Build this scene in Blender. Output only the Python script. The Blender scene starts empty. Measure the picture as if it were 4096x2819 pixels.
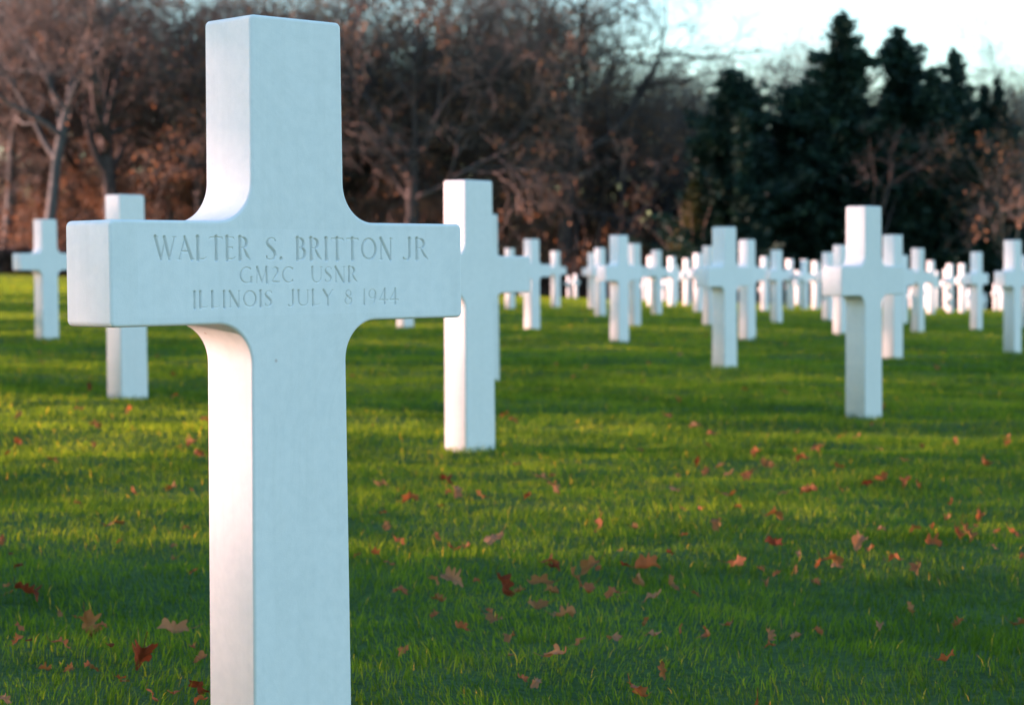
import bpy, bmesh, math, random
import numpy as np

# ------------------------------------------------------------------ camera, sky, sun, exposure
sc = bpy.context.scene
COL = sc.collection
CAM = np.array([0.32686, -2.81304, 0.65697]); PITCH = -0.04124; ROLL = -0.00744
FWD = np.array([0.0, math.cos(PITCH), math.sin(PITCH)])
_r = np.array([1.0, 0, 0]); _u = np.cross(_r, FWD)
RIGHT = math.cos(ROLL)*_r + math.sin(ROLL)*_u
UP = -math.sin(ROLL)*_r + math.cos(ROLL)*_u
cam = bpy.data.cameras.new("camera"); cam_o = bpy.data.objects.new("camera", cam); COL.objects.link(cam_o)
from mathutils import Matrix, Vector
m4 = Matrix.Identity(4)
for i in range(3):
    m4[i][0] = RIGHT[i]; m4[i][1] = UP[i]; m4[i][2] = -FWD[i]; m4[i][3] = CAM[i]
cam_o.matrix_world = m4
cam.sensor_fit = 'HORIZONTAL'; cam.sensor_width = 36.0; cam.lens = 36.0*8093.24/4096
cam.clip_start = 0.05; cam.clip_end = 2000
cam.dof.use_dof = True; cam.dof.focus_distance = 2.62; cam.dof.aperture_fstop = 8.2; cam.dof.aperture_blades = 9
sc.camera = cam_o

SUN_EL, SUN_AZ = 6.3, -84.0
world = bpy.data.worlds.new("World"); sc.world = world; world.use_nodes = True
wn = world.node_tree.nodes; wl = world.node_tree.links
sky = wn.new('ShaderNodeTexSky'); sky.sky_type = 'NISHITA'; sky.sun_disc = False
sky.sun_elevation = math.radians(SUN_EL); sky.sun_rotation = math.radians(SUN_AZ)
sky.ozone_density = 2.3; sky.dust_density = 0.25
wn['Background'].inputs[1].default_value = 0.15
wl.new(sky.outputs[0], wn['Background'].inputs[0])
sun = bpy.data.lights.new("sun", 'SUN'); sun.energy = 5.0; sun.angle = math.radians(0.53); sun.color = (1.0, 0.57, 0.50)
sun_o = bpy.data.objects.new("sun", sun); COL.objects.link(sun_o)
_a, _e = math.radians(SUN_AZ), math.radians(SUN_EL)
SUNV = Vector((math.sin(_a)*math.cos(_e), math.cos(_a)*math.cos(_e), math.sin(_e)))
sun_o.rotation_euler = SUNV.to_track_quat('Z', 'Y').to_euler()
sc.view_settings.view_transform = 'Standard'; sc.view_settings.look = 'None'
sc.view_settings.exposure = 2.36; sc.view_settings.gamma = 1.0
sc.render.engine = 'CYCLES'
sc.cycles.max_bounces = 6; sc.cycles.transparent_max_bounces = 8

# ------------------------------------------------------------------ helpers
def tag(o, label=None, cat=None, group=None, kind=None):
    if label: o['label'] = label
    if cat: o['category'] = cat
    if group: o['group'] = group
    if kind: o['kind'] = kind
    return o

def mesh_np(name, verts, faces, mat=None, smooth=True, fmat=None, attr=None):
    """verts (n,3); faces: list of int arrays each (k, c) with c = corners per face"""
    me = bpy.data.meshes.new(name)
    verts = np.ascontiguousarray(verts, dtype=np.float32)
    faces = [np.asarray(f, dtype=np.int32) for f in faces if len(f)]
    me.vertices.add(len(verts)); me.vertices.foreach_set('co', verts.ravel())
    loops = np.concatenate([f.ravel() for f in faces])
    tot = np.concatenate([np.full(len(f), f.shape[1], dtype=np.int32) for f in faces])
    start = np.concatenate([[0], np.cumsum(tot)[:-1]]).astype(np.int32)
    me.loops.add(len(loops)); me.loops.foreach_set('vertex_index', loops)
    me.polygons.add(len(tot)); me.polygons.foreach_set('loop_start', start); me.polygons.foreach_set('loop_total', tot)
    me.update(calc_edges=True)
    me.polygons.foreach_set('use_smooth', np.full(len(tot), bool(smooth)))
    if mat is not None:
        for mm in (mat if isinstance(mat, (list, tuple)) else [mat]): me.materials.append(mm)
    if fmat is not None: me.polygons.foreach_set('material_index', np.asarray(fmat, dtype=np.int32))
    if attr is not None:
        a = me.attributes.new('rnd', 'FLOAT', 'POINT'); a.data.foreach_set('value', np.asarray(attr, dtype=np.float32))
    me.update()
    return me

def link(name, me, parent=None, loc=(0, 0, 0)):
    o = bpy.data.objects.new(name, me); COL.objects.link(o); o.location = loc
    if parent is not None: o.parent = parent
    return o

def empty(name, loc=(0, 0, 0), rz=0.0):
    o = bpy.data.objects.new(name, None); COL.objects.link(o); o.location = loc; o.rotation_euler = (0, 0, rz)
    o.empty_display_size = 0.3
    return o

def vnoise(x, y, seed=0):
    """smooth value noise, -1..1"""
    xi = np.floor(x).astype(np.int64); yi = np.floor(y).astype(np.int64)
    fx = x-xi; fy = y-yi; fx = fx*fx*(3-2*fx); fy = fy*fy*(3-2*fy)
    def h(a, b):
        n = (a*374761393+b*668265263+seed*974634777) & 0x7fffffff
        n = ((n ^ (n >> 13))*1274126177) & 0x7fffffff
        n = (n ^ (n >> 16)) & 0xffff
        return n/32767.5-1
    return (h(xi, yi)*(1-fx)+h(xi+1, yi)*fx)*(1-fy)+(h(xi, yi+1)*(1-fx)+h(xi+1, yi+1)*fx)*fy

def terr(x, y):
    x = np.asarray(x, dtype=float); y = np.asarray(y, dtype=float)
    s = np.where(y > 100, y-40, np.log1p(np.exp(np.clip((y-40)/4, -30, 30)))*4)
    s = np.minimum(s, 60.0)
    xc = np.clip(x, -45, 45)
    return -.0285*xc-.011*s*np.clip(1+.04*xc, .1, 2)

def bumps(x, y):
    x = np.asarray(x, dtype=float); y = np.asarray(y, dtype=float)
    return 0.018*vnoise(x*0.8+3, y*1.4, 1)+0.014*vnoise(x*1.9, y*2.9+5, 2)+0.007*vnoise(x*5, y*7, 3)

def ground(x, y):
    return terr(x, y)+bumps(x, y)

# ------------------------------------------------------------------ materials
def new_mat(name):
    m = bpy.data.materials.new(name); m.use_nodes = True
    nt = m.node_tree; b = nt.nodes['Principled BSDF']
    return m, nt, b
def N(nt, t, **kw):
    n = nt.nodes.new(t)
    for k, v in kw.items(): setattr(n, k, v)
    return n
def ramp(nt, fac, stops):
    r = N(nt, 'ShaderNodeValToRGB'); el = r.color_ramp.elements
    el[0].position, el[0].color = stops[0][0], (*stops[0][1], 1)
    el[1].position, el[1].color = stops[1][0], (*stops[1][1], 1)
    for p, c in stops[2:]:
        e = el.new(p); e.color = (*c, 1)
    nt.links.new(fac, r.inputs[0]); return r
def noise(nt, scale, detail=4, rough=.5, vec=None, dist=0.0):
    n = N(nt, 'ShaderNodeTexNoise'); n.inputs['Scale'].default_value = scale
    n.inputs['Detail'].default_value = detail; n.inputs['Roughness'].default_value = rough; n.inputs['Distortion'].default_value = dist
    if vec is not None: nt.links.new(vec, n.inputs['Vector'])
    return n
def mix(nt, fac, a, b, blend='MIX'):
    m = N(nt, 'ShaderNodeMix'); m.data_type = 'RGBA'; m.blend_type = blend
    for s, v in ((m.inputs[0], fac), (m.inputs[6], a), (m.inputs[7], b)):
        if hasattr(v, 'is_output'): nt.links.new(v, s)
        elif isinstance(v, tuple): s.default_value = (*v, 1)
        else: s.default_value = v
    return m.outputs[2]

def marble_material():
    m, nt, b = new_mat('white_marble')
    tc = N(nt, 'ShaderNodeTexCoord'); obj = tc.outputs['Object']
    n1 = noise(nt, 6, 5, .6, obj, .4); n2 = noise(nt, 60, 3, .6, obj); n3 = noise(nt, 600, 2, .5, obj)
    base = ramp(nt, n1.outputs[0], [(.3, (.735, .75, .74)), (.7, (.80, .80, .785))]).outputs[0]
    base = mix(nt, .35, base, ramp(nt, n2.outputs[0], [(.35, (.70, .72, .71)), (.65, (.82, .82, .80))]).outputs[0])
    # faint vertical rain streaks
    mp = N(nt, 'ShaderNodeMapping'); mp.inputs['Scale'].default_value = (70, 70, 3); nt.links.new(obj, mp.inputs[0])
    n4 = noise(nt, 1, 3, .6, mp.outputs[0]); st = ramp(nt, n4.outputs[0], [(.45, (1, 1, 1)), (.75, (.965, .965, .96))]).outputs[0]
    base = mix(nt, 1.0, base, st, 'MULTIPLY')
    # small rust-brown specks
    v = N(nt, 'ShaderNodeTexVoronoi'); v.inputs['Scale'].default_value = 22; nt.links.new(obj, v.inputs['Vector'])
    n5 = noise(nt, 9, 1, .5, obj)
    sp = ramp(nt, v.outputs['Distance'], [(.035, (1, 1, 1)), (.07, (0, 0, 0))]).outputs[0]
    gate = ramp(nt, n5.outputs[0], [(.56, (0, 0, 0)), (.60, (1, 1, 1))]).outputs[0]
    k = mix(nt, 1.0, sp, gate, 'MULTIPLY'); sepk = N(nt, 'ShaderNodeMath', operation='MULTIPLY'); nt.links.new(k, sepk.inputs[0]); sepk.inputs[1].default_value = .45
    base = mix(nt, sepk.outputs[0], base, (.42, .27, .22))
    oi = N(nt, 'ShaderNodeObjectInfo'); base = mix(nt, 1.0, base, ramp(nt, oi.outputs['Random'], [(0, (.86, .87, .85)), (1, (1, 1, 1))]).outputs[0], 'MULTIPLY')
    n6 = noise(nt, 2.2, 6, .7, obj, 1.6); vein = ramp(nt, n6.outputs[0], [(.47, (1, 1, 1)), (.50, (.975, .978, .975)), (.53, (1, 1, 1))]).outputs[0]; base = mix(nt, 1.0, base, vein, 'MULTIPLY')
    nt.links.new(base, b.inputs['Base Color']); b.inputs['Roughness'].default_value = .62
    b.inputs['Specular IOR Level'].default_value = .3
    bp = N(nt, 'ShaderNodeBump'); bp.inputs['Strength'].default_value = .12; bp.inputs['Distance'].default_value = .002
    nt.links.new(n3.outputs[0], bp.inputs['Height']); nt.links.new(bp.outputs[0], b.inputs['Normal'])
    return m

def engraved_material():
    m, nt, b = new_mat('engraved_marble')
    tc = N(nt, 'ShaderNodeTexCoord'); obj = tc.outputs['Object']
    n1 = noise(nt, 6, 5, .6, obj, .4); n2 = noise(nt, 60, 3, .6, obj); n3 = noise(nt, 600, 2, .5, obj)
    base = ramp(nt, n1.outputs[0], [(.3, (.735, .75, .74)), (.7, (.80, .80, .785))]).outputs[0]
    base = mix(nt, .35, base, ramp(nt, n2.outputs[0], [(.35, (.70, .72, .71)), (.65, (.82, .82, .80))]).outputs[0])
    mp = N(nt, 'ShaderNodeMapping'); mp.inputs['Scale'].default_value = (70, 70, 3); nt.links.new(obj, mp.inputs[0])
    n4 = noise(nt, 1, 3, .6, mp.outputs[0]); st = ramp(nt, n4.outputs[0], [(.45, (1, 1, 1)), (.75, (.965, .965, .96))]).outputs[0]
    base = mix(nt, 1.0, base, st, 'MULTIPLY')
    at = N(nt, 'ShaderNodeAttribute', attribute_name='rnd')   # darker grey-green tint in the cut letters
    gm = N(nt, 'ShaderNodeMath', operation='MULTIPLY'); nt.links.new(at.outputs['Fac'], gm.inputs[0]); gm.inputs[1].default_value = CUT_TINT
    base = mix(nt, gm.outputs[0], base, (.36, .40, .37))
    nt.links.new(base, b.inputs['Base Color']); b.inputs['Roughness'].default_value = .62
    b.inputs['Specular IOR Level'].default_value = .3
    bp = N(nt, 'ShaderNodeBump'); bp.inputs['Strength'].default_value = .12; bp.inputs['Distance'].default_value = .002
    nt.links.new(n3.outputs[0], bp.inputs['Height']); nt.links.new(bp.outputs[0], b.inputs['Normal'])
    return m
CUT_TINT = 0.32

def leafy(name, stops, trans, tcol, rough=.6, spec=.25, trans_scale=1.0):
    """thin foliage: reflection plus light passing through; colour varied by the 'rnd' attribute"""
    m, nt, b = new_mat(name)
    at = N(nt, 'ShaderNodeAttribute', attribute_name='rnd')
    col = ramp(nt, at.outputs['Fac'], stops).outputs[0]
    nt.links.new(col, b.inputs['Base Color']); b.inputs['Roughness'].default_value = rough; b.inputs['Specular IOR Level'].default_value = spec
    tr = N(nt, 'ShaderNodeBsdfTranslucent'); tc = mix(nt, 1.0, col, tcol, 'MULTIPLY'); nt.links.new(tc, tr.inputs[0])
    ms = N(nt, 'ShaderNodeMixShader'); ms.inputs[0].default_value = trans
    nt.links.new(b.outputs[0], ms.inputs[1]); nt.links.new(tr.outputs[0], ms.inputs[2])
    nt.links.new(ms.outputs[0], nt.nodes['Material Output'].inputs[0])
    return m

def bark(name, c1, c2, scale=4):
    m, nt, b = new_mat(name)
    tc = N(nt, 'ShaderNodeTexCoord')
    n = noise(nt, scale, 5, .65, tc.outputs['Object'])
    r = ramp(nt, n.outputs[0], [(.3, c1), (.7, c2)]); nt.links.new(r.outputs[0], b.inputs['Base Color'])
    b.inputs['Roughness'].default_value = .9; b.inputs['Specular IOR Level'].default_value = .15
    bp = N(nt, 'ShaderNodeBump'); bp.inputs['Strength'].default_value = .5; bp.inputs['Distance'].default_value = .03
    nt.links.new(n.outputs[0], bp.inputs['Height']); nt.links.new(bp.outputs[0], b.inputs['Normal'])
    return m

MARBLE = marble_material(); ENGRAVED = engraved_material()
GRASS = leafy('grass_blades', [(0, (.014, .038, .013)), (.45, (.034, .074, .022)), (.8, (.062, .108, .030)), (.97, (.09, .11, .028)), (1, (.20, .16, .07))], .60, (5.8, 4.1, .6), .7, .04)
BARK_DARK = bark('dark_oak_bark', (.035, .030, .030), (.09, .075, .07))
BARK_WARM = bark('warm_brown_bark', (.13, .095, .078), (.28, .20, .155))
BARK_PALE = bark('pale_grey_bark', (.055, .058, .062), (.13, .125, .12))
TWIG = bark('brown_twig_bark', (.10, .08, .07), (.20, .155, .13), 1.2)
TWIG_PALE = bark('pale_twig_bark', (.13, .11, .10), (.22, .18, .155), 1.2)
OAK_LEAF = leafy('withered_oak_leaves', [(0, (.11, .06, .035)), (.6, (.21, .11, .055)), (1, (.33, .18, .09))], .3, (1.3, 1.0, .7))
NEEDLES = leafy('dark_conifer_needles', [(0, (.008, .022, .018)), (.6, (.016, .042, .030)), (1, (.034, .062, .034))], .12, (1.2, 1.2, .7))
OLIVE = leafy('olive_shrub_leaves', [(0, (.04, .045, .015)), (.6, (.09, .085, .025)), (1, (.16, .12, .04))], .3, (1.3, 1.2, .6))

# ------------------------------------------------------------------ ground: one sheet out to the horizon
def axis(lo, hi, step, far, grow=1.18):
    core = list(np.arange(lo, hi+step/2, step)); s = step; a = lo; left = []
    while a > -far:
        s *= grow; a -= s; left.append(a)
    s = step; a = hi; right = []
    while a < far:
        s *= grow; a += s; right.append(a)
    return np.array(left[::-1]+core+right)
gx = axis(-4.5, 5.5, .045, 500, 1.05); gy = axis(-1.0, 12.0, .045, 500, 1.05)
GX, GY = np.meshgrid(gx, gy)
GZ = ground(GX, GY)
nx, ny = len(gx), len(gy)
idx = np.arange(nx*ny).reshape(ny, nx)
quads = np.stack([idx[:-1, :-1], idx[:-1, 1:], idx[1:, 1:], idx[1:, :-1]], -1).reshape(-1, 4)
def soil_material():
    m, nt, b = new_mat('lawn_turf')
    tc = N(nt, 'ShaderNodeTexCoord'); o = tc.outputs['Object']
    n1 = noise(nt, 1.3, 4, .6, o); n2 = noise(nt, 45, 3, .7, o)
    c = ramp(nt, n2.outputs[0], [(.3, (.018, .040, .010)), (.5, (.040, .085, .018)), (.72, (.085, .125, .028))]).outputs[0]
    c = mix(nt, .5, c, ramp(nt, n1.outputs[0], [(.35, (.035, .085, .018)), (.65, (.07, .125, .028))]).outputs[0])
    nt.links.new(c, b.inputs['Base Color']); b.inputs['Roughness'].default_value = .9; b.inputs['Specular IOR Level'].default_value = .1
    bp = N(nt, 'ShaderNodeBump'); bp.inputs['Strength'].default_value = .9; bp.inputs['Distance'].default_value = .04
    nt.links.new(n2.outputs[0], bp.inputs['Height']); nt.links.new(bp.outputs[0], b.inputs['Normal'])
    return m
g_me = mesh_np('lawn_ground', np.stack([GX, GY, GZ], -1).reshape(-1, 3), [quads], soil_material())
tag(link('lawn_ground', g_me), kind='structure')

# ------------------------------------------------------------------ grass blades (nobody could count them)
def build_grass():
    rg = np.random.default_rng(7)
    DR = 10500.0
    bins = [(1.6, 3.2, DR), (3.2, 6.0, DR)]+[(a, a*1.12, DR*(6.0/(a*1.06))**1.85) for a in 6.0*1.12**np.arange(0, 24) if a < 89]
    P = []; W = []
    for d0, d1, dens in bins:
        half = .253*1.0+.07
        area = half*(d1**2-d0**2)
        n = int(area*dens)
        d = np.sqrt(rg.uniform(d0*d0, d1*d1, n)); x = CAM[0]+d*rg.uniform(-half, half, n)*1.0
        if d1 <= 6.0:
            x = CAM[0]+rg.uniform(-1, 1, n)*(half*d+.25)
        P.append(np.stack([x, CAM[1]+d], -1)); W.append(np.clip(d/6.0, 1, 9)**.92)
    P = np.concatenate(P); W = np.concatenate(W)
    k = P[:, 1] < 89.5; P = P[k]; W = W[k]
    n = len(P); x, y = P[:, 0], P[:, 1]
    z = ground(x, y)-.004
    tuft = vnoise(x*11, y*11, 11)*.75+vnoise(x*3.1, y*3.1, 12)*.6
    h = (.020+.011*tuft+.006*rg.standard_normal(n)).clip(.012, .075)*np.minimum(W, 1.7)**.5
    long_ = rg.random(n) < .003; h = np.where(long_, h*1.7, h)
    w = .00105*W*rg.uniform(.7, 1.35, n)
    az = rg.uniform(0, 2*np.pi, n); face = rg.uniform(0, 2*np.pi, n)
    lean = h*(rg.uniform(.1, .75, n)); wx = vnoise(x*4, y*4, 13)*.35*h; wy = vnoise(x*4+9, y*4, 14)*.35*h
    dx, dy = np.cos(az)*lean+wx, np.sin(az)*lean+wy
    sx, sy = np.cos(face)*w, np.sin(face)*w
    V = np.empty((n, 5, 3), np.float32)
    V[:, 0] = np.stack([x-sx, y-sy, z], -1); V[:, 1] = np.stack([x+sx, y+sy, z], -1)
    mx, my, mz = x+dx*.38, y+dy*.38, z+h*.62
    V[:, 2] = np.stack([mx-sx*.8, my-sy*.8, mz], -1); V[:, 3] = np.stack([mx+sx*.8, my+sy*.8, mz], -1)
    V[:, 4] = np.stack([x+dx, y+dy, z+h], -1)
    b = (np.arange(n)*5)[:, None]
    q = b+np.array([[0, 1, 3, 2]]); t = b+np.array([[2, 3, 4]])
    col = (.40+.24*vnoise(x*1.7, y*1.7, 21)+.20*vnoise(x*8, y*8, 22)+rg.standard_normal(n)*.17).clip(0, .96)
    col = np.where(rg.random(n) < .008, 1.0, col)
    me = mesh_np('grass', V.reshape(-1, 3), [q, t], GRASS, smooth=False, attr=np.repeat(col, 5))
    tag(link('grass', me), 'short green lawn grass covering the ground between all the crosses', 'grass', kind='stuff')
    print('grass blades', n)
build_grass()

# ------------------------------------------------------------------ marble crosses
WA, TH, WT, WB, AL, AH = .6073, .1045, .1569, .1714, .5861, .7234
FR = .055
def hw(z): return .5*(WB+(WT-WB)*z)
def outline(zb=-.22, seg=14, cr=.008, cseg=4):
    """one closed outline, counter-clockwise seen from the front (x right, z up)"""
    pts = []
    def arc(cx, cz, r, a0, a1, n):
        for i in range(n+1):
            a = math.radians(a0+(a1-a0)*i/n); pts.append((cx+r*math.cos(a), cz+r*math.sin(a)))
    h = hw(AL-FR); pts.append((hw(zb), zb))
    arc(h+FR, AL-FR, FR, 180, 90, seg)                      # right lower fillet
    arc(WA/2-cr, AL+cr, cr, -90, 0, cseg); pts.append((WA/2, (AL+AH)/2)); arc(WA/2-cr, AH-cr, cr, 0, 90, cseg)
    h = hw(AH+FR); arc(h+FR, AH+FR, FR, 270, 180, seg)
    arc(hw(1)-cr, 1-cr, cr, 0, 90, cseg)
    left = [(-x, z) for x, z in pts[::-1]]
    return pts+left
def offset(pts, r):
    n = len(pts); out = []
    for i in range(n):
        (x0, z0), (x1, z1), (x2, z2) = pts[i-1], pts[i], pts[(i+1) % n]
        e1 = (x1-x0, z1-z0); e2 = (x2-x1, z2-z1); l1 = math.hypot(*e1); l2 = math.hypot(*e2)
        n1 = (-e1[1]/l1, e1[0]/l1); n2 = (-e2[1]/l2, e2[0]/l2)
        bx, bz = n1[0]+n2[0], n1[1]+n2[1]; k = 2/(bx*bx+bz*bz)
        out.append((x1+bx*k*r, z1+bz*k*r))
    return out
def cross_mesh(name, seg=14, rsteps=5, rr=.0055, hole=None, mat=None):
    o = outline(seg=seg, cseg=4 if seg > 8 else 2); n = len(o)
    bm = bmesh.new(); rings = []
    prof = [(rr*(1-math.sin(a)), -TH/2+rr*(1-math.cos(a))) for a in [math.pi/2*i/rsteps for i in range(rsteps+1)]]
    prof = [(ins, y) for ins, y in prof]
    full = prof+[(ins, -y) for ins, y in prof[::-1]]
    for ins, y in full:
        q = offset(o, ins) if ins > 1e-7 else o
        rings.append([bm.verts.new((x, y, z)) for x, z in q])
    for a, b in zip(rings[:-1], rings[1:]):
        for i in range(n):
            j = (i+1) % n
            f = bm.faces.new((a[i], b[i], b[j], a[j])); f.smooth = True
    bk = bm.faces.new(rings[-1][::-1])
    fr = rings[0]
    if hole is None:
        bm.faces.new(fr)
    else:
        hx, z0, z1 = hole; zm = (AL+AH)/2
        R_ = [bm.verts.new((x, -TH/2, z)) for x, z in ((hx, z0), (hx, zm), (hx, z1), (-hx, z1), (-hx, zm), (-hx, z0))]
        ir = min(range(n), key=lambda i: abs(o[i][0]-WA/2)+abs(o[i][1]-zm)); il = min(range(n), key=lambda i: abs(o[i][0]+WA/2)+abs(o[i][1]-zm))
        up = [fr[i] for i in range(ir, il+1)]
        lo = [fr[i % n] for i in range(il, ir+n+1)]
        bm.faces.new(up+[R_[4], R_[3], R_[2], R_[1]])
        bm.faces.new(lo+[R_[1], R_[0], R_[5], R_[4]])
    bm.normal_update()
    bmesh.ops.recalc_face_normals(bm, faces=bm.faces[:])
    bmesh.ops.triangulate(bm, faces=[f for f in bm.faces if len(f.verts) > 4])
    me = bpy.data.meshes.new(name); bm.to_mesh(me); bm.free(); me.materials.append(mat or MARBLE)
    return me

# --- the cut inscription: every letter as strokes (points, widths) in units of the capital height
TK, TN = .155, .08
def ell(cx, cy, rx, ry, a0, a1, n=18, thick=TK, thin=TN, tilt=0):
    out = []
    for i in range(n+1):
        a = math.radians(a0+(a1-a0)*i/n)
        w = thin+(thick-thin)*abs(math.cos(a+math.radians(tilt)))**1.6
        out.append((cx+rx*math.cos(a), cy+ry*math.sin(a), w))
    return out
def st(x0, y0, x1, y1, w0, w1=None): return [(x0, y0, w0), (x1, y1, w0 if w1 is None else w1)]
def stem(x, y0=0, y1=1): return [[(x, y1, TK*1.12), (x, .5*(y0+y1), TK*.92), (x, y0, TK*1.12)], st(x-.10, y1-.02, x+.08, y1-.02, .05), st(x-.08, y0+.02, x+.10, y0+.02, .05)]
GL = {
 'W': (1.06, [st(.03, 1, .32, .02, TK, .11), st(.32, .02, .53, .93, TN), st(.49, .97, .74, .02, TK, .11), st(.74, .02, 1.0, .97, TN, TN), st(-.03, .98, .16, .98, .05), st(.90, .98, 1.08, .98, .05)]),
 'A': (.78, [st(.05, .02, .36, .98, TN), st(.33, 1.0, .70, .02, .11, TK), st(.16, .36, .55, .36, TN), st(-.03, .02, .13, .02, .05), st(.62, .02, .82, .02, .05)]),
 'L': (.58, stem(.10)+[[(.10, .03, .06), (.42, .03, .06), (.53, .11, .045)]]),
 'T': (.70, stem(.35)+[[(.0, .88, .04), (.04, .97, .07), (.66, .97, .07), (.70, .88, .04)]]),
 'E': (.56, stem(.10)+[[(.10, .97, .06), (.44, .97, .06), (.47, .90, .04)], [(.10, .53, .06), (.38, .53, .06), (.39, .47, .05)], [(.10, .03, .06), (.42, .03, .06), (.52, .12, .045)]]),
 'R': (.66, stem(.10)+[st(.10, .97, .26, .97, .06), ell(.26, .75, .19, .22, 90, -90), st(.10, .53, .26, .53, .06), [(.30, .53, .07), (.48, .18, .13), (.64, .0, .06)]]),
 'B': (.58, stem(.10)+[st(.10, .97, .24, .97, .06), ell(.24, .76, .17, .21, 90, -90), st(.10, .55, .26, .55, .05), ell(.26, .29, .22, .26, 90, -90), st(.10, .03, .26, .03, .06)]),
 'I': (.22, stem(.11)),
 'J': (.36, [[(.24, 1, TK*1.1), (.24, .5, TK*.92), (.24, .14, TK*.9), (.18, .0, .09), (.06, -.04, .06), (-.06, .06, .10)], st(.12, .98, .34, .98, .05)]),
 'O': (.86, [ell(.43, .5, .37, .48, 0, 360, 36, TK*.9, TN, 12)]),
 'N': (.78, [st(.12, .0, .12, .95, TN), st(.10, 1.0, .64, .0, TK, TK), st(.66, .0, .66, 1, TN), st(.02, .98, .16, .98, .05), st(.58, .98, .75, .98, .05), st(.04, .02, .20, .02, .05)]),
 'S': (.50, [[(.44, .86, .08), (.40, .95, .05), (.26, .985, .06), (.12, .92, .09), (.06, .78, .13), (.12, .64, .15), (.26, .51, .16), (.39, .37, .15), (.43, .22, .13), (.36, .07, .09), (.22, .015, .06), (.08, .05, .06), (.04, .16, .09)]]),
 'G': (.84, [ell(.46, .5, .40, .48, 52, 322, 30, TK*.85, TN), st(.74, .06, .74, .38, TK*.85), st(.66, .37, .82, .37, .05)]),
 'C': (.74, [ell(.44, .5, .38, .48, 52, 308, 30, TK*.85, TN), st(.67, .80, .70, .92, .08), st(.67, .2, .70, .08, .08)]),
 'M': (.90, [st(.10, .0, .14, .97, TN), st(.14, 1.0, .44, .04, TK, .10), st(.44, .04, .72, .96, TN), st(.72, 1.0, .76, .0, TK*.95), st(.05, .98, .18, .98, .05), st(.68, .98, .84, .98, .05)]),
 'U': (.76, [[(.10, 1, TK), (.10, .38, TK*.85), (.14, .16, .11), (.26, .02, .07), (.40, .0, TN), (.54, .05, TN), (.64, .2, TN), (.66, .4, TN), (.66, 1, TN)], st(.0, .98, .20, .98, .05), st(.58, .98, .75, .98, .05)]),
 'Y': (.68, [st(.06, 1, .34, .5, TK), st(.34, .5, .62, 1, TN), st(.34, .54, .34, 0, TK*.9), st(-.02, .98, .15, .98, .05), st(.54, .98, .70, .98, .05)]),
 '2': (.56, [[(.06, .84, .06), (.16, .96, .06), (.30, .98, .08), (.42, .88, .13), (.42, .72, .13), (.32, .52, .11), (.16, .30, .08), (.05, .08, .06), (.14, .08, .09), (.32, .06, .12), (.50, .05, .08), (.52, .14, .04)]]),
 '8': (.56, [ell(.28, .76, .17, .22, 0, 360, 22, .10, .05, 30), [(.14, .68, .10), (.28, .53, .13), (.42, .38, .12)], ell(.28, .27, .22, .26, 0, 360, 24, .12, .055, 20)]),
 '1': (.26, [[(.12, 1.02, .09), (.12, .5, TK*.85), (.12, 0, TK)], st(.02, .93, .12, 1.0, .05)]),
 '9': (.62, [ell(.29, .68, .23, .30, 0, 360, 24, .13, .06, 20), [(.51, .72, .14), (.50, .42, .13), (.40, .14, .10), (.22, -.04, .05)]]),
 '4': (.62, [st(.40, 1.02, .40, -.02, TK*.9), st(.37, .97, .02, .28, .085), st(.0, .26, .60, .26, .09)]),
 '.': (.12, [[(.06, .06, .17), (.065, .065, .17)]]),
}
WORDS = [('WALTER', -.2359, -.083, .6718, .0302), ('S.', -.0573, -.0294, .6712, .0302), ('BRITTON', -.0063, .1692, .6715, .0298), ('JR', .1916, .237, .6718, .0298),
         ('GM2C', -.1015, -.0106, .6402, .0215), ('USNR', .0199, .1031, .6402, .0213),
         ('ILLINOIS', -.1775, -.0469, .6085, .0215), ('JULY', -.0184, .0591, .6085, .0212), ('8', .0787, .0937, .6085, .0205), ('1944', .1121, .1791, .6085, .0210)]
HX, HZ0, HZ1 = .262, .5965, .7130
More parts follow.
